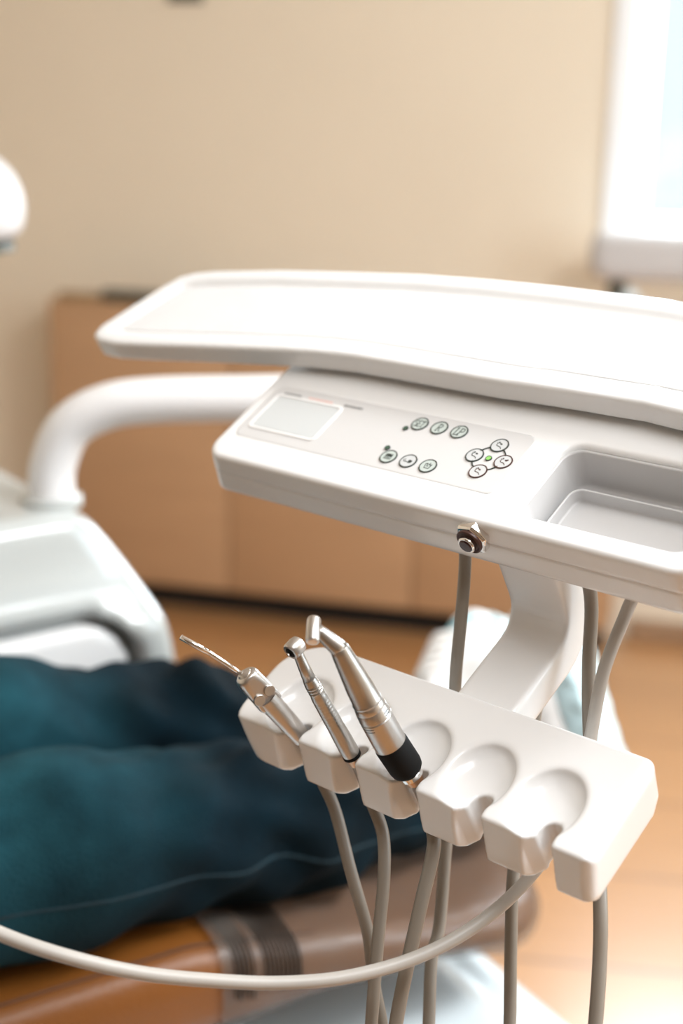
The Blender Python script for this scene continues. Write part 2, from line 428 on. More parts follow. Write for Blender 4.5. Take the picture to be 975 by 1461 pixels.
# low brown cabinet against the back wall
cb = empty('sideboard_cabinet', ROOM @ Matrix.Translation((-0.93, 3.507, 0)))
tag(cb, 'long low brown sideboard cabinet standing against the beige back wall', 'cabinet')
cx0, cx1 = -1.672 + .93, -0.146 + .93
bm = box_bm(cx0, cx1, -.022, .148, .075, .848, .006, 2); bm_obj('carcass', bm, M['cab'], cb, True)
n = 3; wd = (cx1 - cx0 - .02) / n
for i in range(n):
    d = bm_obj('door', box_bm(cx0 + .012 + i * wd, cx0 + .008 + (i + 1) * wd, -.04, -.023, .085, .83, .004, 2), M['cab'], cb, True)
bm_obj('plinth', box_bm(cx0 + .02, cx1 - .02, .03, .14, 0, .076), M['dark'], cb, False)
f1 = tag(bm_obj('document_folder', box_bm(-.085, .16, -.018, .018, 0, .03, .004, 2), M['folder']), 'dark flat folder lying on top of the brown sideboard cabinet', 'folder')
f1.matrix_world = ROOM @ Matrix.Translation((-1.437, 3.51, .848))
f2 = tag(bm_obj('wooden_block', box_bm(-.06, .055, -.018, .018, 0, .018, .004, 2), M['tan']), 'small tan flat block at the left end of the sideboard cabinet top', 'block')
f2.matrix_world = ROOM @ Matrix.Translation((-1.588, 3.51, .848))

# dark fitting high on the wall
hk = empty('wall_hook', ROOM @ Matrix.Translation((-1.337, YB, 1.604)))
tag(hk, 'small dark wall fitting high on the beige wall, cut by the top edge', 'wall hook')
bm_obj('back_plate', box_bm(-.048, .048, -.008, 0, 0, .09, .003, 2), M['folder'], hk, True)
tube('peg', [(0, -.008, .05), (0, -.03, .045), (0, -.045, .06), (0, -.047, .075)], .008, M['folder'], hk)

# horizontal white equipment arm under the window
am = empty('equipment_arm', ROOM @ Matrix.Translation((-0.10, 3.48, 1.03)))
tag(am, 'thick white rounded horizontal equipment arm in front of the bright window', 'equipment arm')
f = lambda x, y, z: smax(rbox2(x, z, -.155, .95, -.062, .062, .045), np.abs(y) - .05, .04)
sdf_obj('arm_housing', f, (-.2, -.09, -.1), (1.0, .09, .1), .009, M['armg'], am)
lathe('joint', [(0, .022), (.03, .024), (.032, .017), (.05, .016)], (-.085, -.01, -.06), (-.085, -.01, -.12), M['folder'], am)
P, F = sdf_mesh(lambda x, y, z: roundcone(x, y, z, (-.052, -.03, -.095), (-.052, -.034, -.098), .021, .021), (-.1, -.08, -.14), (0, .02, -.05), .006)
mesh_obj('knob', P.tolist(), F.tolist(), M['base'], am)
bm_obj('wall_bracket', box_bm(.60, .80, .03, .179, -.05, .05, .01, 2), M['armw'], am, True)

# ================================================================== DENTAL CHAIR
AX = Vector((0.853, 0.522, 0)); BX = Vector((-0.522, 0.853, 0))
CH = Matrix(((AX.x, BX.x, 0, -0.118), (AX.y, BX.y, 0, 1.10), (0, 0, 1, 0), (0, 0, 0, 1)))   # x along the chair towards the feet, y across, z up
chair = empty('dental_chair', CH)
tag(chair, 'tan leather dental chair under the legs of the seated person', 'dental chair')
def bend(x): return np.where(x > 0, -.20 * x - 0 * x, -.0 * x)
W = .42
def cushion_f(x, y, z):
    zz = z - bend(x)
    d = rbox2(x, y, -1.0, .455, 0, W, .13)
    top = .642 + .012 * np.sin(np.clip(y / W, 0, 1) * math.pi)
    return smax(d, np.maximum(zz - top, np.minimum(.556, .556 - .2 * x + .047) - z), .026)
sdf_obj('seat_cushion', cushion_f, (-1.03, -.03, .42), (.50, W + .03, .69), .012, M['leather'], chair)
# stitched seam along the rim
def cushion_top(x, y):
    z = .70
    for _ in range(40): z -= float(cushion_f(np.array([x]), np.array([y]), np.array([z]))[0]) * .8
    return z
tube('stitched_seam', [(x, .020, cushion_top(x, .020) + .0006) for x in np.linspace(-.6, .13, 40)], .0016, M['piping'], chair, per=3, seg=8)
# clear protective sleeve pulled over the foot end
def sleeve_f(x, y, z):
    zz = z - bend(x)
    wob = .0015 * np.sin(38 * x + 9 * y) + .0015 * np.sin(61 * y - 17 * x)
    return np.maximum(cushion_f(x, y, z) - .004 - wob, .012 - x + .03 * (y) + .03 * (zz - .62))
def shell(name, f_out, lo, hi, h, m, parent, keep):
    P, F = sdf_mesh(f_out, lo, hi, h)
    c = P[F].mean(1); F = F[keep(c)]
    used = np.unique(F); rm = -np.ones(len(P), int); rm[used] = np.arange(len(used))
    o = mesh_obj(name, P[used].tolist(), rm[F].tolist(), m, parent)
    return o
slv = shell('foot_sleeve', sleeve_f, (-.04, -.04, .42), (.50, W + .04, .70), .011, M['film'], chair,
            lambda c: (c[:, 0] > .022 + .03 * c[:, 1] + .03 * (c[:, 2] - bend(c[:, 0]) - .62)))
slv['label'] = 'clear plastic sleeve printed with dark lines'
# dark printed blocks on the sleeve
g = Geo()
def on_sleeve(x, t):
    # t runs over the near rim: t<0 down the side, t>0 across the top
    y, zz = (max(t, .0) + .004, .66) if t > 0 else (-.03, .642 + t)
    d = Vector((0, 0, -1)) if t > 0 else Vector((0, 1, 0))
    p = Vector((x, y if t > 0 else -.05, zz + float(bend(np.array(x)))))
    if t > 0: p.z += .03
    for _ in range(60):
        v = float(sleeve_f(*[np.array([c]) for c in p])[0]) - .0008
        v = max(v, float(cushion_f(*[np.array([c]) for c in p])[0]) - .0052)
        p += d * v * .7
    return p
for x0, lines, t0, t1 in ((.034, 5, -.042, .055), (.066, 9, -.040, .085)):
    for i in range(lines):
        x = x0 + i * .0046
        rr = random.uniform(-.004, .012)
        ts = [t0 + rr + (t1 - t0) * j / 16 for j in range(17)]
        path = [on_sleeve(x + .12 * max(t, 0) * 0, t) for t in ts]
        V, Fc = tube_geo(path, .0014, 6); g.add((V, Fc))
pr = g.obj('sleeve_print', M['print'], chair); pr.parent = slv
# pale base below the foot end
def base_f(x, y, z):
    d = rbox2(x, y, -.75, .462, -.22, .60, .05)
    body = smax(d + .10 * (z - .2), np.maximum(z - .43, -z), .03)
    step = smax(rbox2(x, y, -.60, .365, -.15, .52, .05) + .5 * (z - .43), z - .452, .012)
    return smin(body, step, .008)
sdf_obj('base_cover', base_f, (-.80, -.30, -.02), (.53, .68, .49), .018, M['base'], chair)
bm_obj('support_column', box_bm(-.55, -.05, .12, .38, .44, .56, .02, 3), M['base'], chair, True)

# ================================================================== PERSON (legs in jeans, sneakers)
person = empty('person', CH @ Matrix.Translation((-.3, .2, .65)))
tag(person, 'person in blue jeans and white sneakers lying back on the tan dental chair', 'person')
PI_ = (CH @ Matrix.Translation((-.3, .2, .65))).inverted() @ CH      # chair coordinates -> person coordinates
def zs(x): return float(bend(np.array(x)))
NEAR = [(-.75, .10, .760, .090), (-.42, .085, .745, .088), (-.10, .085, .735, .083), (.16, .10, .700, .070), (.38, .14, .655, .056), (.45, .165, .645, .054)]
FAR = [(-.75, .31, .765, .090), (-.42, .28, .775, .086), (-.10, .265, .765, .078), (.10, .275, .730, .067), (.31, .295, .672, .054), (.385, .315, .655, .052)]
def leg_f(L, x, y, z):
    d = None
    for a, b in zip(L[:-1], L[1:]):
        c = roundcone(x, y, z, a[:3], b[:3], a[3], b[3]); d = c if d is None else smin(d, c, .03)
    ang = np.arctan2(z - .7, y - L[0][1])
    fold = np.clip(1 - np.abs(x - .12) / .22, 0, 1)
    q = x + .06 * np.sin(3 * ang + 1.0) + .03 * np.sin(9 * y + 5 * z)
    wr = (.0042 * np.sin(58 * q + 1.5 * np.sin(4 * ang)) + .0034 * np.sin(74 * x + 55 * z - 20 * y) + .0026 * np.sin(66 * x - 70 * z + 31 * y)) * fold ** .7
    wr = wr + .0014 * np.sin(27 * x + 18 * z + 2 * np.sin(ang * 2)) + .0020 * np.sin(17 * x + 23 * z)
    return np.maximum(d + wr, x - L[-1][0] - .005)
def jeans_f(x, y, z):
    d = smin(leg_f(NEAR, x, y, z), leg_f(FAR, x, y, z), .012)
    hip = roundcone(x, y, z, (-.80, .13, .77), (-.80, .29, .77), .125, .125)
    d = smin(d, hip, .05)
    return np.maximum(d, -.92 - x)
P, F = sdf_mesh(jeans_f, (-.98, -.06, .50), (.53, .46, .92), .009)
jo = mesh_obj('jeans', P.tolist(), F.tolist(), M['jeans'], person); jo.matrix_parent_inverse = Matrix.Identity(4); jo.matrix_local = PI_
g = Geo()
def leg_point(L, x, phi):
    for a, b in zip(L[:-1], L[1:]):
        if a[0] <= x <= b[0]:
            t = (x - a[0]) / (b[0] - a[0]); c = Vector((x, a[1] + (b[1] - a[1]) * t, a[2] + (b[2] - a[2]) * t))
    d = Vector((0, -math.cos(phi), math.sin(phi))); p = c + d * .2
    for _ in range(50): p -= d * float(jeans_f(*[np.array([q]) for q in p])[0]) * .8
    return p - d * .0006
V, Fc = tube_geo([leg_point(NEAR, x, -.02 - .25 * (x + .2)) for x in np.linspace(-.6, .30, 90)], .0015, 8); g.add((V, Fc))
so = g.obj('side_seam', M['denim_seam'], person, smooth=True); so.parent = jo
for L in (NEAR, FAR):
    g = Geo(); x = L[-1][0]
    V, Fc = tube_geo([Vector((x, L[-1][1] + math.cos(a) * (L[-1][3] + .0005), L[-1][2] + math.sin(a) * (L[-1][3] + .0005))) for a in np.linspace(0, 2 * math.pi, 40)], .005, 8, False)
    g.add((V, Fc)); h_ = g.obj('hem', M['denim_seam'], person, smooth=True); h_.parent = jo

def sneaker(heel, toe_dir, sole_dir, name='sneaker'):
    T = Vector(toe_dir).normalized(); S = Vector(sole_dir); S = (S - T * S.dot(T)).normalized(); U = -S; Yv = U.cross(T)
    MM = Matrix(((T.x, Yv.x, U.x, heel[0]), (T.y, Yv.y, U.y, heel[1]), (T.z, Yv.z, U.z, heel[2]), (0, 0, 0, 1)))
    pm = person.matrix_world.inverted() if False else (CH @ Matrix.Translation((-.3, .2, .65))).inverted()
    def up_f(x, y, z):
        d = roundcone(x, y, z, (0, 0, .048), (.13, 0, .045), .039, .044)
        d = smin(d, roundcone(x, y, z, (.13, 0, .042), (.205, .004, .034), .046, .036), .03)
        d = smin(d, roundcone(x, y, z, (.0, 0, .06), (-.004, 0, .115), .040, .042), .02)
        d = smin(d, roundcone(x, y, z, (.05, 0, .10), (.13, 0, .072), .022, .018), .02)
        d = np.maximum(d, z - .128)
        return smax(d, .012 - z, .006)
    P, F = sdf_mesh(up_f, (-.07, -.07, -.01), (.27, .07, .14), .006)
    o = mesh_obj(name, P.tolist(), F.tolist(), M['sneaker'], person); o.matrix_local = pm @ MM
    out = poly_sdf([(-.048, 0), (-.04, .028), (-.01, .038), (.06, .036), (.12, .046), (.18, .048), (.225, .034), (.248, .005), (.24, -.02), (.20, -.042), (.13, -.048), (.06, -.036), (-.01, -.038), (-.04, -.028)])
    sole_f = lambda x, y, z: extr(out(x, y) + .0025 * np.sin(x * 190) * (z < .002), z, -.014, .024, .006)
    P, F = sdf_mesh(sole_f, (-.07, -.07, -.03), (.27, .07, .04), .005)
    s = mesh_obj('sole', P.tolist(), F.tolist(), M['sole'], o)
    for i in range(5):
        x = .062 + i * .022; z0 = .121 - .28 * (x - .05) + .004
        tube('lace', [(x, -.026, z0 - .02), (x + .003, -.012, z0 - .002), (x + .005, 0, z0 + .002), (x + .003, .012, z0 - .002), (x, .026, z0 - .02)], .0048, M['lace'], o, per=5, seg=8)
    band = lambda x, y, z: np.maximum(up_f(x, y, z) - .0015, np.abs(x - .19) - .014)
    P, F = sdf_mesh(band, (.15, -.07, -.01), (.24, .07, .11), .005)
    mesh_obj('toe_band', P.tolist(), F.tolist(), M['teal'], o)
    return o
sneaker((0.332, 1.55, 0.600), (-.19, .36, .52), (.86, -.42, .42))
sneaker((0.215, 1.665, 0.590), (.02, .72, .22), (.72, .0, -.35))

# ================================================================== SIDE UNIT WITH SWING ARM
PH = R(36)
PA = Vector((math.cos(PH), math.sin(PH), 0)); PB = Vector((-PA.y, PA.x, 0))
PC = Vector((-0.290, 1.58, 0))
SU = Matrix(((PA.x, PB.x, 0, PC.x), (PA.y, PB.y, 0, PC.y), (0, 0, 1, 0), (0, 0, 0, 1)))
unit = empty('side_unit', SU)
tag(unit, 'glossy grey-white dental side unit carrying a thick curved white arm', 'dental unit')
def unit_f(x, y, z):
    t = np.clip(.912 - z, 0, 1); u_ = np.clip(t, 0, .19)
    xr = .86 * u_ - 2.0 * u_ * u_ - .004
    b_ = np.clip(t / .13, 0, 1)
    yf = -.018 * b_ - .040 * b_ ** 3
    d = smax(smax(x - xr, -.62 - x, .02), smax(yf - y, y - .30, .03), .035) * .8
    d = smax(d, z - .912, .022)
    return np.maximum(d, -z)
def recess_f(x, y, z):
    return np.maximum(rbox2(x, z, -.48, .035, .30, .800, .07), y + .015)
sdf_obj('cabinet_body', lambda x, y, z: smax(unit_f(x, y, z), -recess_f(x, y, z), .006), (-.68, -.12, -.02), (.16, .36, .95), .012, M['unit'], unit)
sdf_obj('recess_panel', lambda x, y, z: np.maximum(rbox2(x, z, -.47, .025, .31, .786, .06), np.maximum(y + .005, -.040 - y)), (-.52, -.07, .25), (.10, .05, .84), .011, M['sneaker'], unit)
SI = SU.inverted()
tip = lambda x, y, z: SI @ Vector((x, y, z))
arm_pts = [(-0.3434, 1.62, 0.8616), (-0.3434, 1.62, 0.921), (-0.3402, 1.62, 0.9588), (-0.3197, 1.62, 1.002), (-0.2786, 1.62, 1.0268), (-0.2214, 1.62, 1.0366), (-0.0972, 1.62, 1.0414), (0.0, 1.62, 1.0441), (0.07, 1.58, 1.046), (0.105, 1.48, 1.06), (0.115, 1.25, 1.11), (0.115, 1.055, 1.15)]
tube('swing_arm', [tip(*p) for p in arm_pts], .0272, M['armw'], unit, per=8, seg=28)
lathe('arm_collar', [(0, .036), (.010, .036), (.013, .033), (.013, .027)], tip(-.3434, 1.62, .909), tip(-.3434, 1.62, 1.0), M['unit'], unit)

# operating lamp head at the left edge
lp = empty('operating_lamp', Matrix.Translation((-.534, 2.0, 1.222)))
tag(lp, 'white operating lamp head poking in at the left edge beside the wall', 'lamp')
f = lambda x, y, z: smax(np.sqrt((x / 1.0) ** 2 + (y / 1.2) ** 2 + ((z - .0) / 1.0) ** 2) - .086, -.043 - z, .02)
sdf_obj('lamp_housing', f, (-.13, -.15, -.12), (.13, .15, .13), .01, M['armg2'], lp)
lathe('reflector_rim', [(0, .070), (.012, .072), (.016, .055), (.016, 0.01)], (0, 0, -.044), (0, 0, -.1), M['folder'], lp)
tube('lamp_arm', [(-.05, 0, .03), (-.13, 0, .05), (-.22, .02, .04), (-.32, .05, -.05), (-.34, .06, -.35), (-.34, .06, -1.222)], .016, M['armw'], lp)

# ================================================================== INSTRUMENT TABLE (own tilted axes, millimetres)
TM = Matrix(((0.748956, 0.573267, -0.332311, 0.097854), (-0.66262, 0.64796, -0.375609, 0.922265), (0.0, 0.501511, 0.865151, 1.149103), (0, 0, 0, 1)))
table = empty('instrument_table', TM)
tag(table, 'white instrument table with tray, button panel and handpiece holder over the legs', 'instrument table')
MMS = .001
# control box: upper shell with a well, lower shell
def shell_f(x, y, z, z0, z1, ins=0.0):
    fl = .30 * np.clip(-z - 2, 0, 60)
    d = rbox2(x + fl * np.clip(-(x + 120) / 100, 0, 1), y, -229 + ins, 179 - ins, -56 + ins, 66, 17)
    return d
def upper_f(x, y, z):
    d = smax(smax(shell_f(x, y, z, 0, 0), z, 3.6), -19 - z, .9) if np.max(z) > -19.5 else shell_f(x, y, z, 0, 0)
    well = smax(rbox2(x, y, 48, 166, -36.5, 27, 11) - .12 * np.clip(z + 32, 0, 32), -33 - z, 4)
    return smax(d, -well, 3.5)
sdf_obj('control_box', upper_f, (-242, -61, -30), (184, 71, 5), 2.4, M['plastic'], table, MMS)
def lower_f(x, y, z):
    d = smax(shell_f(x, y, z, 0, 0, .25), np.maximum(z + 16, -38.5 - z), 4.5)
    return np.maximum(d, -smax(rbox2(x, y, 47, 167, -37.5, 28, 11), -34 - z, 2))
sdf_obj('box_underside', lower_f, (-246, -61, -43), (184, 71, -10), 2.6, M['plastic'], table, MMS)
def shade_liner_f(x, y, z):
    w_ = rbox2(x, y, 48, 166, -36.5, 27, 11) - .12 * np.clip(z + 32, 0, 32)
    out = smax(w_ - .6, np.maximum(z + 4, -35.5 - z), .8)
    return smax(out, -smax(w_ + 2.0, -32 - z, 3.0), .5)
sdf_obj('well_shade_liner', shade_liner_f, (42, -46, -38), (174, 36, -1), 1.15, M['shade_liner'], table, MMS)  # added part that gives the well walls their shaded grey
sdf_obj('well_insert', lambda x, y, z: smax(smax(rbox2(x, y, 55, 159, -33, 11, 9), np.maximum(z + 20, -32 - z), .8), -smax(rbox2(x, y, 56.4, 157.6, -31.6, 9.6, 8), -30 - z, .8), .4), (50, -38, -35), (166, 16, -16), 1.0, M['shade_liner'], table, MMS)
# control panel film
panel = sdf_obj('control_panel', lambda x, y, z: smax(rbox2(x, y, -218, 22.5, -31.5, 29.5, 7), np.maximum(z - .18, -1.6 - z), .2), (-222, -36, -3), (27, 34, 2.5), 1.2, M['panel'], table, MMS)
g = Geo()
def rrect(x0, x1, y0, y1, r, n=6):
    P = []
    for cx, cy, a0 in ((x1 - r, y1 - r, 0), (x0 + r, y1 - r, 90), (x0 + r, y0 + r, 180), (x1 - r, y0 + r, 270)):
        for i in range(n + 1): a = R(a0 + 90 * i / n); P.append((cx + r * math.cos(a), cy + r * math.sin(a)))
    return P + [P[0]]
Pd = rrect(-209.5, -147, -17.5, 17, 3); Pd = Pd[:-1]; nn = len(Pd)
g.add(([(x, y, z) for z in (.2, .62) for x, y in Pd], [tuple(range(nn, 2 * nn))] + [(k, (k + 1) % nn, nn + (k + 1) % nn, nn + k) for k in range(nn)]), 0)
g.add(stroke_geo(rrect(-211.2, -145, -19.2, 18.8, 4), 2.2, .2, .8), 1)
dsp = g.obj('display', [M['display'], M['panel_white']], panel, MMS)
g = Geo()
for x0, x1, mi in ((-207, -190, 0), (-182, -158, 1), (-146, -128, 0)):
    x = x0
    while x < x1:
        wl = random.uniform(2.2, 4.5); g.add(stroke_geo([(x, 21.6), (min(x + wl, x1), 21.6)], 1.5, .3, .62), mi); x += wl + .7
g.obj('caption_print', [M['inkgrey'], M['inkred']], panel, MMS)
# round membrane buttons with their legends
def arc(cx, cy, r, a0, a1, n=12, sy=1.0): return [(cx + r * math.cos(R(a0 + (a1 - a0) * i / n)), cy + sy * r * math.sin(R(a0 + (a1 - a0) * i / n))) for i in range(n + 1)]
def letter(ch, sc=1.0, sl=.10):
    H = 5.6
    T = {'S': [arc(1.1, 4.25, 1.15, 30, 250, 10, 1.15) + arc(1.1, 1.45, 1.2, 80, -150, 10, 1.15)],
         'E': [[(.4, 0), (.4, H)], [(0, H), (2.2, H), (2.2, H - .8)], [(0, 0), (2.3, 0), (2.3, .9)], [(.4, 2.9), (1.7, 2.9)]],
         'T': [[(1.25, 0), (1.25, H)], [(0, H - .9), (0, H), (2.5, H), (2.5, H - .9)], [(.6, 0), (1.9, 0)]],
         'R': [[(.5, 0), (.5, H)], [(0, H), (.5, H)] + arc(1.3, 4.25, 1.3, 90, -90, 8, 1.03) + [(.5, 2.9)], [(1.2, 2.9), (2.7, 0), (3.1, 0)], [(0, 0), (1.1, 0)]],
         'L': [[(.5, 0), (.5, H)], [(0, H), (1.1, H)], [(0, 0), (2.6, 0), (2.6, 1.1)]],
         'P': [[(.5, 0), (.5, H)], [(0, H), (.5, H)] + arc(1.4, 4.2, 1.35, 90, -90, 8, 1.03) + [(.5, 2.8)], [(0, 0), (1.2, 0)]]}[ch]
    return [[((x + y * sl) * sc, (y - H / 2) * sc) for x, y in s] for s in T]
def word(txt, sc):
    out = []; x = 0
    for ch in txt:
        st = letter(ch, sc); mx = max(p[0] for s in st for p in s)
        out += [[(p[0] + x, p[1]) for p in s] for s in st]; x = mx + x + .35 * sc - .5 * sc
    xs = [p[0] for s in out for p in s]; c = (min(xs) + max(xs)) / 2
    return [[(p[0] - c, p[1]) for p in s] for s in out]
icon_tray = [[(-2.7, -2.4), (2.7, -2.4), (2.7, 2.4), (-2.7, 2.4), (-2.7, -2.4)], [(-2.7, .9), (2.7, .9)], [(-2.7, .3), (2.7, .3)], [(-1.8, 1.7), (1.8, 1.7)], [(-1.5, -.6), (-1.5, -1.6)], [(-.3, -.6), (-.3, -1.6)], [(.3, -.6), (.3, -1.6)], [(1.4, -.6), (1.4, -1.6)]]
icon_spray = [arc(-2.6, .3, 1.3, 150, 330, 8), [(-3.4, .9), (-2.7, 1.4)], [(-1.2, -1.3), (-.5, -.9)], [(.2, -1.7), (1.2, 1.3)], [(.9, -1.9), (1.9, 1.1)], [(1.8, -1.9), (2.6, .7)], [(2.4, -1.6), (3.2, .3)], [(0.1, .2), (3.0, .6)]]
icon_cup = [[(-2.5, 1.9), (-1.9, -2.4), (1.9, -2.4), (2.5, 1.9)], [(-2.5, 1.9), (-.9, 1.9), (-.9, -.3), (.4, -.3)], [(.7, 3.0), (.7, .9)], [(.1, 1.6), (.7, .8), (1.3, 1.6)], [(1.6, 1.0), (2.4, 1.0)]]
def icon_chair(k):
    base = [[(-2.9, 2.4), (-2.1, 1.5), (-2.4, .3), (-1.6, -.9), (.4, -1.1), (1.6, -1.6), (2.8, -3.0)], arc(-1.4, 2.6, .45, 0, 360, 8)]
    dot = {0: [(.6, 1.4)], 1: [(.9, 1.6)], 2: [(1.5, 1.4), (2.4, 2.0)], 3: [(.4, 1.6)]}[k]
    return base + [arc(x, y, .5, 0, 360, 8) for x, y in dot] + [[(dot[0][0] - 1, dot[0][1] + .5), (dot[0][0] + 1, dot[0][1] - .4)]]
def button(name, x, y, legend, fill, ink, lab, lw=.5, r=6.2):
    g = Geo(); g.add(disc_geo((x, y), r, .2, .75), 0)
    g.add(stroke_geo(arc(x, y, r, 0, 360, 48), .75, .2, .95), 1)
    for s in legend: g.add(stroke_geo([(x + p[0], y + p[1]) for p in s], lw, .5, .95), 1)
    o = g.obj(name, [fill, ink], panel, MMS); o['label'] = lab; return o
button('button', -72, 18.4, word('SET', 1.08), M['btn'], M['ink'], 'round grey-green button reading SET', .42)
button('button', -54.7, 18.4, word('R', 1.25), M['btn'], M['ink'], 'round grey-green button reading R', .55)
button('button', -37.3, 18.4, word('LP', 1.25), M['btn'], M['ink'], 'round grey-green button reading LP', .55)
button('button', -73.7, -18.4, icon_tray, M['btn'], M['ink'], 'round button with a small bowl rinse sign')
button('button', -56, -18.4, icon_spray, M['btn2'], M['ink'], 'round button with a spray sign')
button('button', -38.5, -18.8, icon_cup, M['btn'], M['ink'], 'round button with a cup sign')
for k, (x, y) in enumerate(((0, 13.7), (-11.8, .2), (12.0, -.2), (0, -13.4))):
    button('button', x, y, icon_chair(k), M['btn2'], M['ink'] if k < 2 else M['ink_brown'], 'round button with a chair position sign', .45)
g = Geo()
for a0 in (20, 110, 200, 290): g.add(stroke_geo(arc(0, 0, 11.6, a0 + 6, a0 + 44, 8), .8, .2, .8), 0)
g.obj('ring_print', [M['ink']], panel, MMS)
for x, y, r, m in ((-80, 11.4, 1.9, 'led_dark'), (-80.4, -10.6, 1.9, 'led_dark'), (0, 0, 2.1, 'led_green')):
    g = Geo(); g.add(disc_geo((x, y), r, .2, 1.0, 24), 0); g.add(stroke_geo(arc(x, y, r, 0, 360, 24), .45, .2, 1.1), 1)
    g.obj('indicator_light', [M[m], M['ink']], panel, MMS)

# tray
out_pts = [(-428, 24), (-431, 36), (-424, 60), (-411, 100), (-404, 115), (-392, 123), (-372, 129), (-303, 142), (-232, 151), (-165, 159), (-100, 163), (-37, 164.6), (50, 164), (110, 160), (180, 152), (250, 142), (318, 129), (338, 123), (350, 115), (357, 100), (370, 60), (377, 36), (374, 24), (363, 18.5),
           (310, 23), (238, 35), (168, 46), (135, 52), (90, 56), (29, 55), (-26, 53), (-88, 53), (-122, 53), (-156, 52.5), (-189, 50), (-222, 46), (-292, 35), (-365, 22.5), (-396, 18), (-417, 18.5)]
tp = poly_sdf(out_pts)
def tray_f(x, y, z):
    d = tp(x, y)
    o = smax(d, np.maximum(z - 22, 4 - z), 3.2)
    inner = smax(d + 13.5 + 1.6 * (22 - z), 18.2 - z, 2.0)
    return smax(o, -inner, 2.5)
sdf_obj('tray', tray_f, (-436, 12, 0), (382, 170, 26), 2.6, M['plastic_tray'], table, MMS)
sdf_obj('tray_liner', lambda x, y, z: smax(tp(x, y) + 21, np.maximum(z - 18.7, 12 - z), .6), (-420, 20, 9.3), (370, 160, 22), 2.2, M['mat'], table, MMS)
bm_obj('tray_support', box_bm(-.215, .150, .062, .120, -.03, .0045, .004, 2), M['plastic'], table, True)
# air connector on the front face
cxn = (22, -56, -12.5)
ax = lambda s: Vector(((cxn[0]) * MMS, (cxn[1] - s) * MMS, cxn[2] * MMS))
g = Geo()
V = []; nseg = 6
hexr = [[Vector((cxn[0] + r * math.cos(R(60 * k + 12)), cxn[1] - s, cxn[2] + r * math.sin(R(60 * k + 12)))) for k in range(6)] for s, r in ((-1, 12.6), (4.4, 12.6), (6.0, 10.8))]
bm = bmesh.new(); rg = [[bm.verts.new(p * MMS) for p in r] for r in hexr]
for i in range(2):
    for k in range(6): bm.faces.new((rg[i][k], rg[i][(k + 1) % 6], rg[i + 1][(k + 1) % 6], rg[i + 1][k]))
bm.faces.new(rg[0]); bm.faces.new(rg[-1])
bmesh.ops.bevel(bm, geom=bm.edges[:], offset=.0008, segments=2, profile=.5, affect='EDGES')
conn = bm_obj('air_connector', bm, M['chrome'], table, True, 25); conn['label'] = 'chrome hexagonal connector with a dark red plunger'
e3 = lambda prof: [(a * MMS, b * MMS) for a, b in prof]
lathe('socket', e3([(0, 9.4), (3.0, 9.4), (3.6, 8.6), (2.4, 7.2), (2.4, 6.2)]), ax(4.5), ax(20), M['ink_brown'], conn)
lathe('socket_ring', e3([(0, 6.2), (5.4, 6.2), (6.2, 5.6), (6.2, 4.6)]), ax(5.0), ax(20), M['chrome'], conn)
lathe('plunger', e3([(0, 4.9), (1.9, 4.9), (2.5, 4.2), (2.7, .5)]), ax(9.5), ax(20), M['darkred'], conn)

# bracket between the box and the holder: flat bar that turns forward
def bracket_f(x, y, z):
    # centre line: down at y=-32 to z=-86, then along -y
    prof = poly_sdf([(-45, -34)] + [(-65 + 20 * math.cos(R(a)), -80 + 20 * math.sin(R(a))) for a in range(0, -91, -15)] + [(-122, -100), (-122, -126)] + [(-59 + 38 * math.cos(R(a)), -88 + 38 * math.sin(R(a))) for a in range(-90, 1, 15)] + [(-21, -34)])
    return smax(prof(y, z), np.abs(x - 43.5) - 23.5, 4.0)
sdf_obj('bracket', bracket_f, (12, -130, -132), (74, -14, -28), 2.0, M['plastic'], table, MMS)
# handpiece holder
SLOT = [133 - 50.5 * (4 - k) for k in range(5)]
prof = poly_sdf([(-197, -98), (-206, -131), (-199, -139), (-130, -141), (-119, -130), (-117, -99)])
def holder_f(x, y, z):
    d = smax(prof(y, z), x - 169 - .06 * (z + 120), 9)
    d = smax(d, -123 - x, 6)
    d = smax(d, rbox2(x, y, -123, 400, -400, -117, 40), 3)           # rounded left back corner
    d = smax(d, rbox2(x, y, -123, 400, -206, 300, 26), 3)
    d = smax(d, -((z + 141) * .6 + (x + 123) * .8) + 10, 8)
    cut = None; sc = None
    for uk in SLOT:
        a = rbox2(x, y, uk - 7.2, uk + 7.2, -193, -177, 7)
        e = poly_sdf([(uk - 13.5, -210), (uk - 11.5, -199), (uk - 2.5, -186), (uk + 6, -183), (uk + 8.4, -189), (uk + 10.2, -199), (uk + 10.2, -210)])(x, y)
        c = smin(a, e, 2.0); cut = c if cut is None else np.minimum(cut, c)
        xx, yy, zz = (x - uk + 8) / 23.5, (y + 174) / 29, (z + 95 + .12 * (y + 174)) / 13.5
        s = (np.sqrt(xx * xx + yy * yy + zz * zz) - 1) * 13.5
        sc = s if sc is None else np.minimum(sc, s)
    d = smax(d, -sc, 2.0)
    return smax(d, -cut, 1.8)
sdf_obj('handpiece_holder', holder_f, (-136, -212, -146), (176, -112, -92), 1.6, M['plastic'], table, MMS)

# ================================================================== INSTRUMENTS IN THE HOLDER
def thing_t(name, label, cat, org):
    o = empty(name, TM @ Matrix.Translation(Vector(org) * MMS)); tag(o, label, cat, 'instruments in the holder')
    return o, Vector(org)
def V3(p, o): return (Vector(p) - o) * MMS
HR = 4.3
hose = lambda pts, o, par, m='hose', r=HR: tube('hose', [V3(p, o) for p in pts], r * MMS, M[m], par, per=8, seg=14)

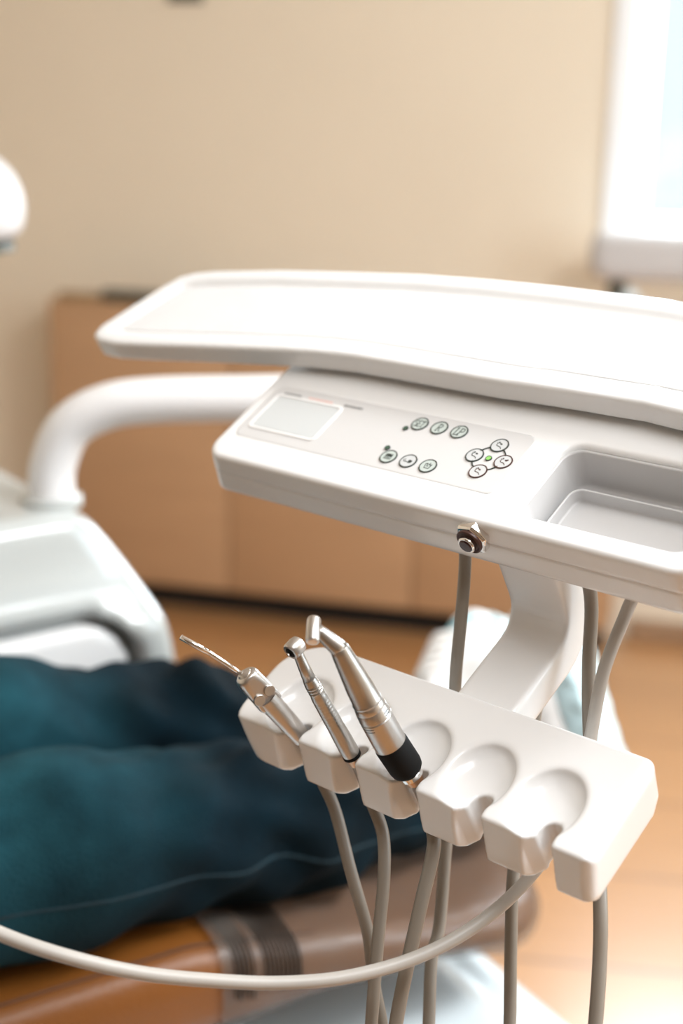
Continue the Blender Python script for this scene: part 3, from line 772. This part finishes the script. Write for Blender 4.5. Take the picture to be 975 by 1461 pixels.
# three-way syringe (first slot)
sy, o = thing_t('air_water_syringe', 'steel air water syringe with thin nozzle in the holder slot furthest left', 'dental syringe', (-70, -186, -108))
a, b = (-69.5, -186.5, -112), (-87.5, -191.9, -50.3)
L = (Vector(b) - Vector(a)).length
lathe('handle', e3([(0, 6.6), (14, 7.1), (L * .60, 7.8), (L * .66, 7.9)]), V3(a, o), V3(b, o), M['steel'], sy)
ax_ = (Vector(b) - Vector(a)).normalized()
vw = (TM.to_3x3().inverted() @ (Vector((0, 0, 1.38)) - TM.translation)).normalized()
fn = (vw - ax_ * vw.dot(ax_)); fn = (fn + Vector((.35, .1, .5))); fn = (fn - ax_ * fn.dot(ax_)).normalized()   # face with the two buttons
sd = ax_.cross(fn)
hm = Matrix(((sd.x, ax_.x, fn.x, 0), (sd.y, ax_.y, fn.y, 0), (sd.z, ax_.z, fn.z, 0), (0, 0, 0, 1)))
hc = Vector(a) + ax_ * (L * .80)
def head_f(x, y, z):
    d = roundcone(x, y, z, (0, -12, 0), (0, 10, 0), 9.6, 8.6)
    d = smax(d, y - 15.5, 3); d = smax(d, -15 - y, 1.5)
    d = smax(d, z - 6.0 - .1 * y, 1.2)
    return smax(d, np.abs(x) - 9.6, 2)
P, F = sdf_mesh(head_f, (-14, -20, -14), (14, 22, 14), 1.0)
P = [((hm.to_3x3() @ Vector(p)) + hc - o) * MMS for p in P]
mesh_obj('syringe_head', P, F.tolist(), M['steel'], sy)
for sx in (-4.6, 4.6):
    c = hc + hm.to_3x3() @ Vector((sx, -3.5 if sx > 0 else -3.5, 4.8))
    lathe('push_button', e3([(0, 4.0), (2.1, 4.0), (2.4, 3.7), (2.4, 3.2), (2.4, .1)]), V3(c, o), V3(c + fn * 10, o), M['steel'], sy)
t0 = hc + ax_ * 11; t1 = Vector((-103.1, -198.9, -26.3)); t2 = Vector((-117.5, -204.4, -10.4))
lathe('nozzle_nut', e3([(0, 6.2), (5, 6.0), (6.5, 4.6), (8, 2.8)]), V3(t0 - (t1 - t0).normalized() * 2, o), V3(t1, o), M['steel'], sy)
tube('nozzle', [V3(p, o) for p in (t0, t0.lerp(t1, .5), t1, t1.lerp(t2, .12), t1.lerp(t2, .14), t2)], [x * MMS for x in (1.5, 1.5, 1.5, 1.5, 1.9, 1.9)], M['chrome'], sy, straight=True)
hose([(-69, -186, -110), (-67, -187, -124), (-60, -194, -144), (-46, -204, -160), (-23.3, -227.9, -183), (-5.9, -248.8, -218), (3.6, -268, -244), (13.7, -284, -267), (24.8, -305.6, -296), (38, -325, -330), (52, -322, -332), (52, -300, -300),
      (36.2, -262, -275), (23.9, -232, -256), (17.7, -209, -248), (2, -160, -214), (-6, -118, -176), (-1, -100, -122), (3.3, -76, -76), (-2.1, -50, -49), (-3.3, -44, -34)], o, sy)

# slim turbine handpiece (second slot)
hp, o = thing_t('turbine_handpiece', 'slim steel handpiece with small round head, between the syringe and the black-gripped handpiece', 'dental handpiece', (-18.5, -188, -108))
a, b = (-17.2, -189.5, -110), (-26.7, -187.0, -32.4)
L = (Vector(b) - Vector(a)).length
lathe('coupling', e3([(0, 4.5), (5.5, 5.0), (6.5, 5.6), (7.5, 5.6)]), V3(a, o), V3(b, o), M['brass'], hp)
lathe('gasket_ring', e3([(0, 6.2), (2.0, 6.3), (2.6, 6.0)]), V3(Vector(a).lerp(Vector(b), 7 / L), o), V3(b, o), M['black'], hp)
prof_h = [(9, 5.9), (12, 6.3), (25, 6.1), (36, 5.7)]
s = 38
while s < 60:
    prof_h += [(s, 5.75 - (s - 38) * .012), (s + .9, 5.55 - (s - 38) * .012), (s + 1.8, 5.75 - (s - 38) * .012)]; s += 2.6
prof_h += [(64, 5.1), (L - 12, 4.8)]
for k in range(3): prof_h += [(L - 11 + k * 2.4, 5.05), (L - 10 + k * 2.4, 4.55), (L - 9.4 + k * 2.4, 4.95)]
prof_h += [(L, 4.3)]
lathe('handle', e3(prof_h), V3(a, o), V3(b, o), M['steel2'], hp)
c = Vector((-31.4, -182.6, -9.5)); nb = Vector(b)
tube('neck', [V3(p, o) for p in (nb - (nb - Vector(a)).normalized() * 1.0, nb.lerp(c, .35), nb.lerp(c, .75), c)], [x * MMS for x in (4.4, 3.9, 3.4, 3.2)], M['steel2'], hp, straight=True)
# the head drum faces down-left towards the viewer
hd = (TM.to_3x3().inverted() @ (rt2 * -.60 + dn2 * .62 - fw * .50)).normalized()
lathe('turbine_head', e3([(0, 1.0), (.2, 3.8), (1.4, 5.4), (4, 6.0), (9.4, 6.0), (10.8, 5.2), (11.0, 4.0), (10.2, 3.6)]), V3(c - hd * 5.5, o), V3(c + hd * 10, o), M['steel'], hp)
lathe('chuck', e3([(0, 3.6), (.9, 3.4), (1.0, 1.6), (2.0, 1.3), (2.0, .2)]), V3(c + hd * 4.6, o), V3(c + hd * 10, o), M['black'], hp)
lathe('bur_seat', e3([(0, 1.1), (2.6, 1.1), (2.8, .2)]), V3(c + hd * 4.9, o), V3(c + hd * 10, o), M['chrome'], hp)
hose([(-17.4, -189, -106), (-16.5, -190, -122), (-10, -197, -142), (1.7, -208, -156), (11.7, -229, -172), (18.3, -257.4, -197), (26, -296, -236), (31.6, -321, -262), (44, -352, -318), (72, -352, -335), (92, -310, -325), (100.8, -269, -288), (90.8, -241, -271), (78.4, -205, -238), (66, -168, -208), (50, -118, -190), (40, -70, -152), (36, -10, -100), (36, 5, -34)], o, hp)

# low-speed motor with straight contra-angle (third slot)
mo, o = thing_t('motor_handpiece', 'thick steel handpiece with black grip ring and angled head in the middle slot', 'dental handpiece', (32, -187, -106))
a, bt, sm, nk = Vector((33.4, -187.6, -106)), Vector((24.0, -186.4, -73.6)), Vector((17.4, -184.3, -38.4)), Vector((10.6, -181.5, 4.2))
d0 = (bt - a).normalized()
lathe('coupling', e3([(0, 5.5), (4, 6.2), (8, 6.6), (9.5, 6.4)]), V3(a, o), V3(bt, o), M['brass'], mo)
L0 = (bt - a).length
lathe('hose_nut', e3([(5.2, 7.6), (8.2, 7.8), (9.2, 7.0)]), V3(a, o), V3(bt, o), M['chrome'], mo)
lathe('black_grip', e3([(9, 6.0), (9.6, 9.0), (11.5, 10.4), (15, 11.1), (L0 - 1, 11.2), (L0, 11.0)]), V3(a, o), V3(bt, o), M['black'], mo)
L1 = (sm - bt).length
lathe('motor_sleeve', e3([(0, 10.7), (3, 10.8), (L1 - 13, 10.6), (L1 - 12.4, 10.2), (L1 - 11.6, 10.6), (L1 - 5.5, 10.2), (L1 - 5.0, 9.9), (L1 - 4.4, 10.1), (L1 - 1, 9.5), (L1, 9.0)]), V3(bt, o), V3(sm, o), M['steel'], mo)
# two pairs of engraved marks round the sleeve
d1 = (sm - bt).normalized(); q0 = (vw - d1 * vw.dot(d1)).normalized(); q1 = d1.cross(q0)
for s0, a0, a1 in ((L1 - 14.5, -62, -18), (L1 - 16.5, -62, -18), (L1 - 8.0, 44, 64), (L1 - 10.0, 44, 64)):
    P_ = [bt + d1 * s0 + (q0 * math.cos(R(q)) + q1 * math.sin(R(q))) * 10.45 for q in np.linspace(a0, a1, 10)]
    tube('engraved_mark', [V3(p, o) for p in P_], .32 * MMS, M['black'], mo, per=2, seg=6)
L2 = (nk - sm).length
lathe('contra_angle_body', e3([(-.5, 9.2), (1.0, 9.6), (2.2, 9.1), (L2 * .3, 8.7), (L2 * .65, 7.4), (L2 - 2, 6.2), (L2, 5.9), (L2 + 1.2, 5.4)]), V3(sm, o), V3(nk, o), M['steel2'], mo)
hn = Vector((.2, -183.0, 19.0))
tube('neck', [V3(p, o) for p in (nk - (nk - sm).normalized() * 1.0, nk.lerp(hn, .12), nk.lerp(hn, .5), nk.lerp(hn, .85), hn)], [x * MMS for x in (5.7, 5.5, 4.8, 4.0, 3.8)], M['steel2'], mo, straight=True, seg=28)
hu, hl = Vector((-3.8, -179.3, 22.5)), Vector((3.6, -191.6, 19.2))
hd = (hl - hu).normalized(); LH = (hl - hu).length + 1.0
lathe('contra_head', e3([(-1.2, .5), (-1.0, 3.4), (0, 4.1), (1.0, 4.3), (LH - 1, 4.3), (LH, 3.8), (LH, 2.6)]), V3(hu, o), V3(hl, o), M['steel'], mo)
lathe('chuck', e3([(LH - .6, 3.0), (LH + .3, 2.9), (LH + .4, .3)]), V3(hu, o), V3(hl, o), M['brass'], mo)
hose([(33.2, -187.4, -104), (35, -188.5, -120), (41, -196, -138), (47.5, -208, -146), (50.7, -234, -163), (52.9, -268, -190), (55.2, -296, -214), (58.9, -321, -238), (75, -360, -300), (120, -360, -330), (160, -310, -305), (167.3, -257, -249), (160.9, -231, -230), (152.8, -202, -207), (143, -176, -187), (118.4, -132, -170), (95.9, -91, -146), (84.5, -58.8, -112), (79.7, -33, -78), (78, -25, -37.6)], o, mo, r=4.6)

# loose supply hose looping to the left
sh = tag(empty('supply_hose', TM @ Matrix.Translation(Vector((113, -30, -40)) * MMS)), 'pale thin supply hose looping down from the box and away to the lower left', 'hose')
o = Vector((113, -30, -40))
lp_pts = [(114, -27, -37.6), (113.3, -31, -61), (111.8, -38.7, -69), (108.5, -72, -92), (107.5, -100, -124), (107, -128, -160), (98, -180, -176), (87, -224, -176), (71.9, -265, -166), (50.9, -303.5, -148), (26.2, -333.5, -129), (1.1, -359.4, -106), (-23.8, -382.8, -81.5), (-48.9, -402.5, -54), (-81.8, -417.3, -31), (-130.6, -429.3, -5.8), (-206, -437, 18)]
hs = tube('hose_line', [V3(p, o) for p in lp_pts], 4.2 * MMS, M['hose_pale'], sh, per=10, seg=16)
lathe('hose_fitting', e3([(0, 6.4), (8, 6.4), (9, 5.0), (14, 4.6)]), V3((114, -27, -37.8), o), V3((113.3, -31, -61), o), M['hose'], sh)
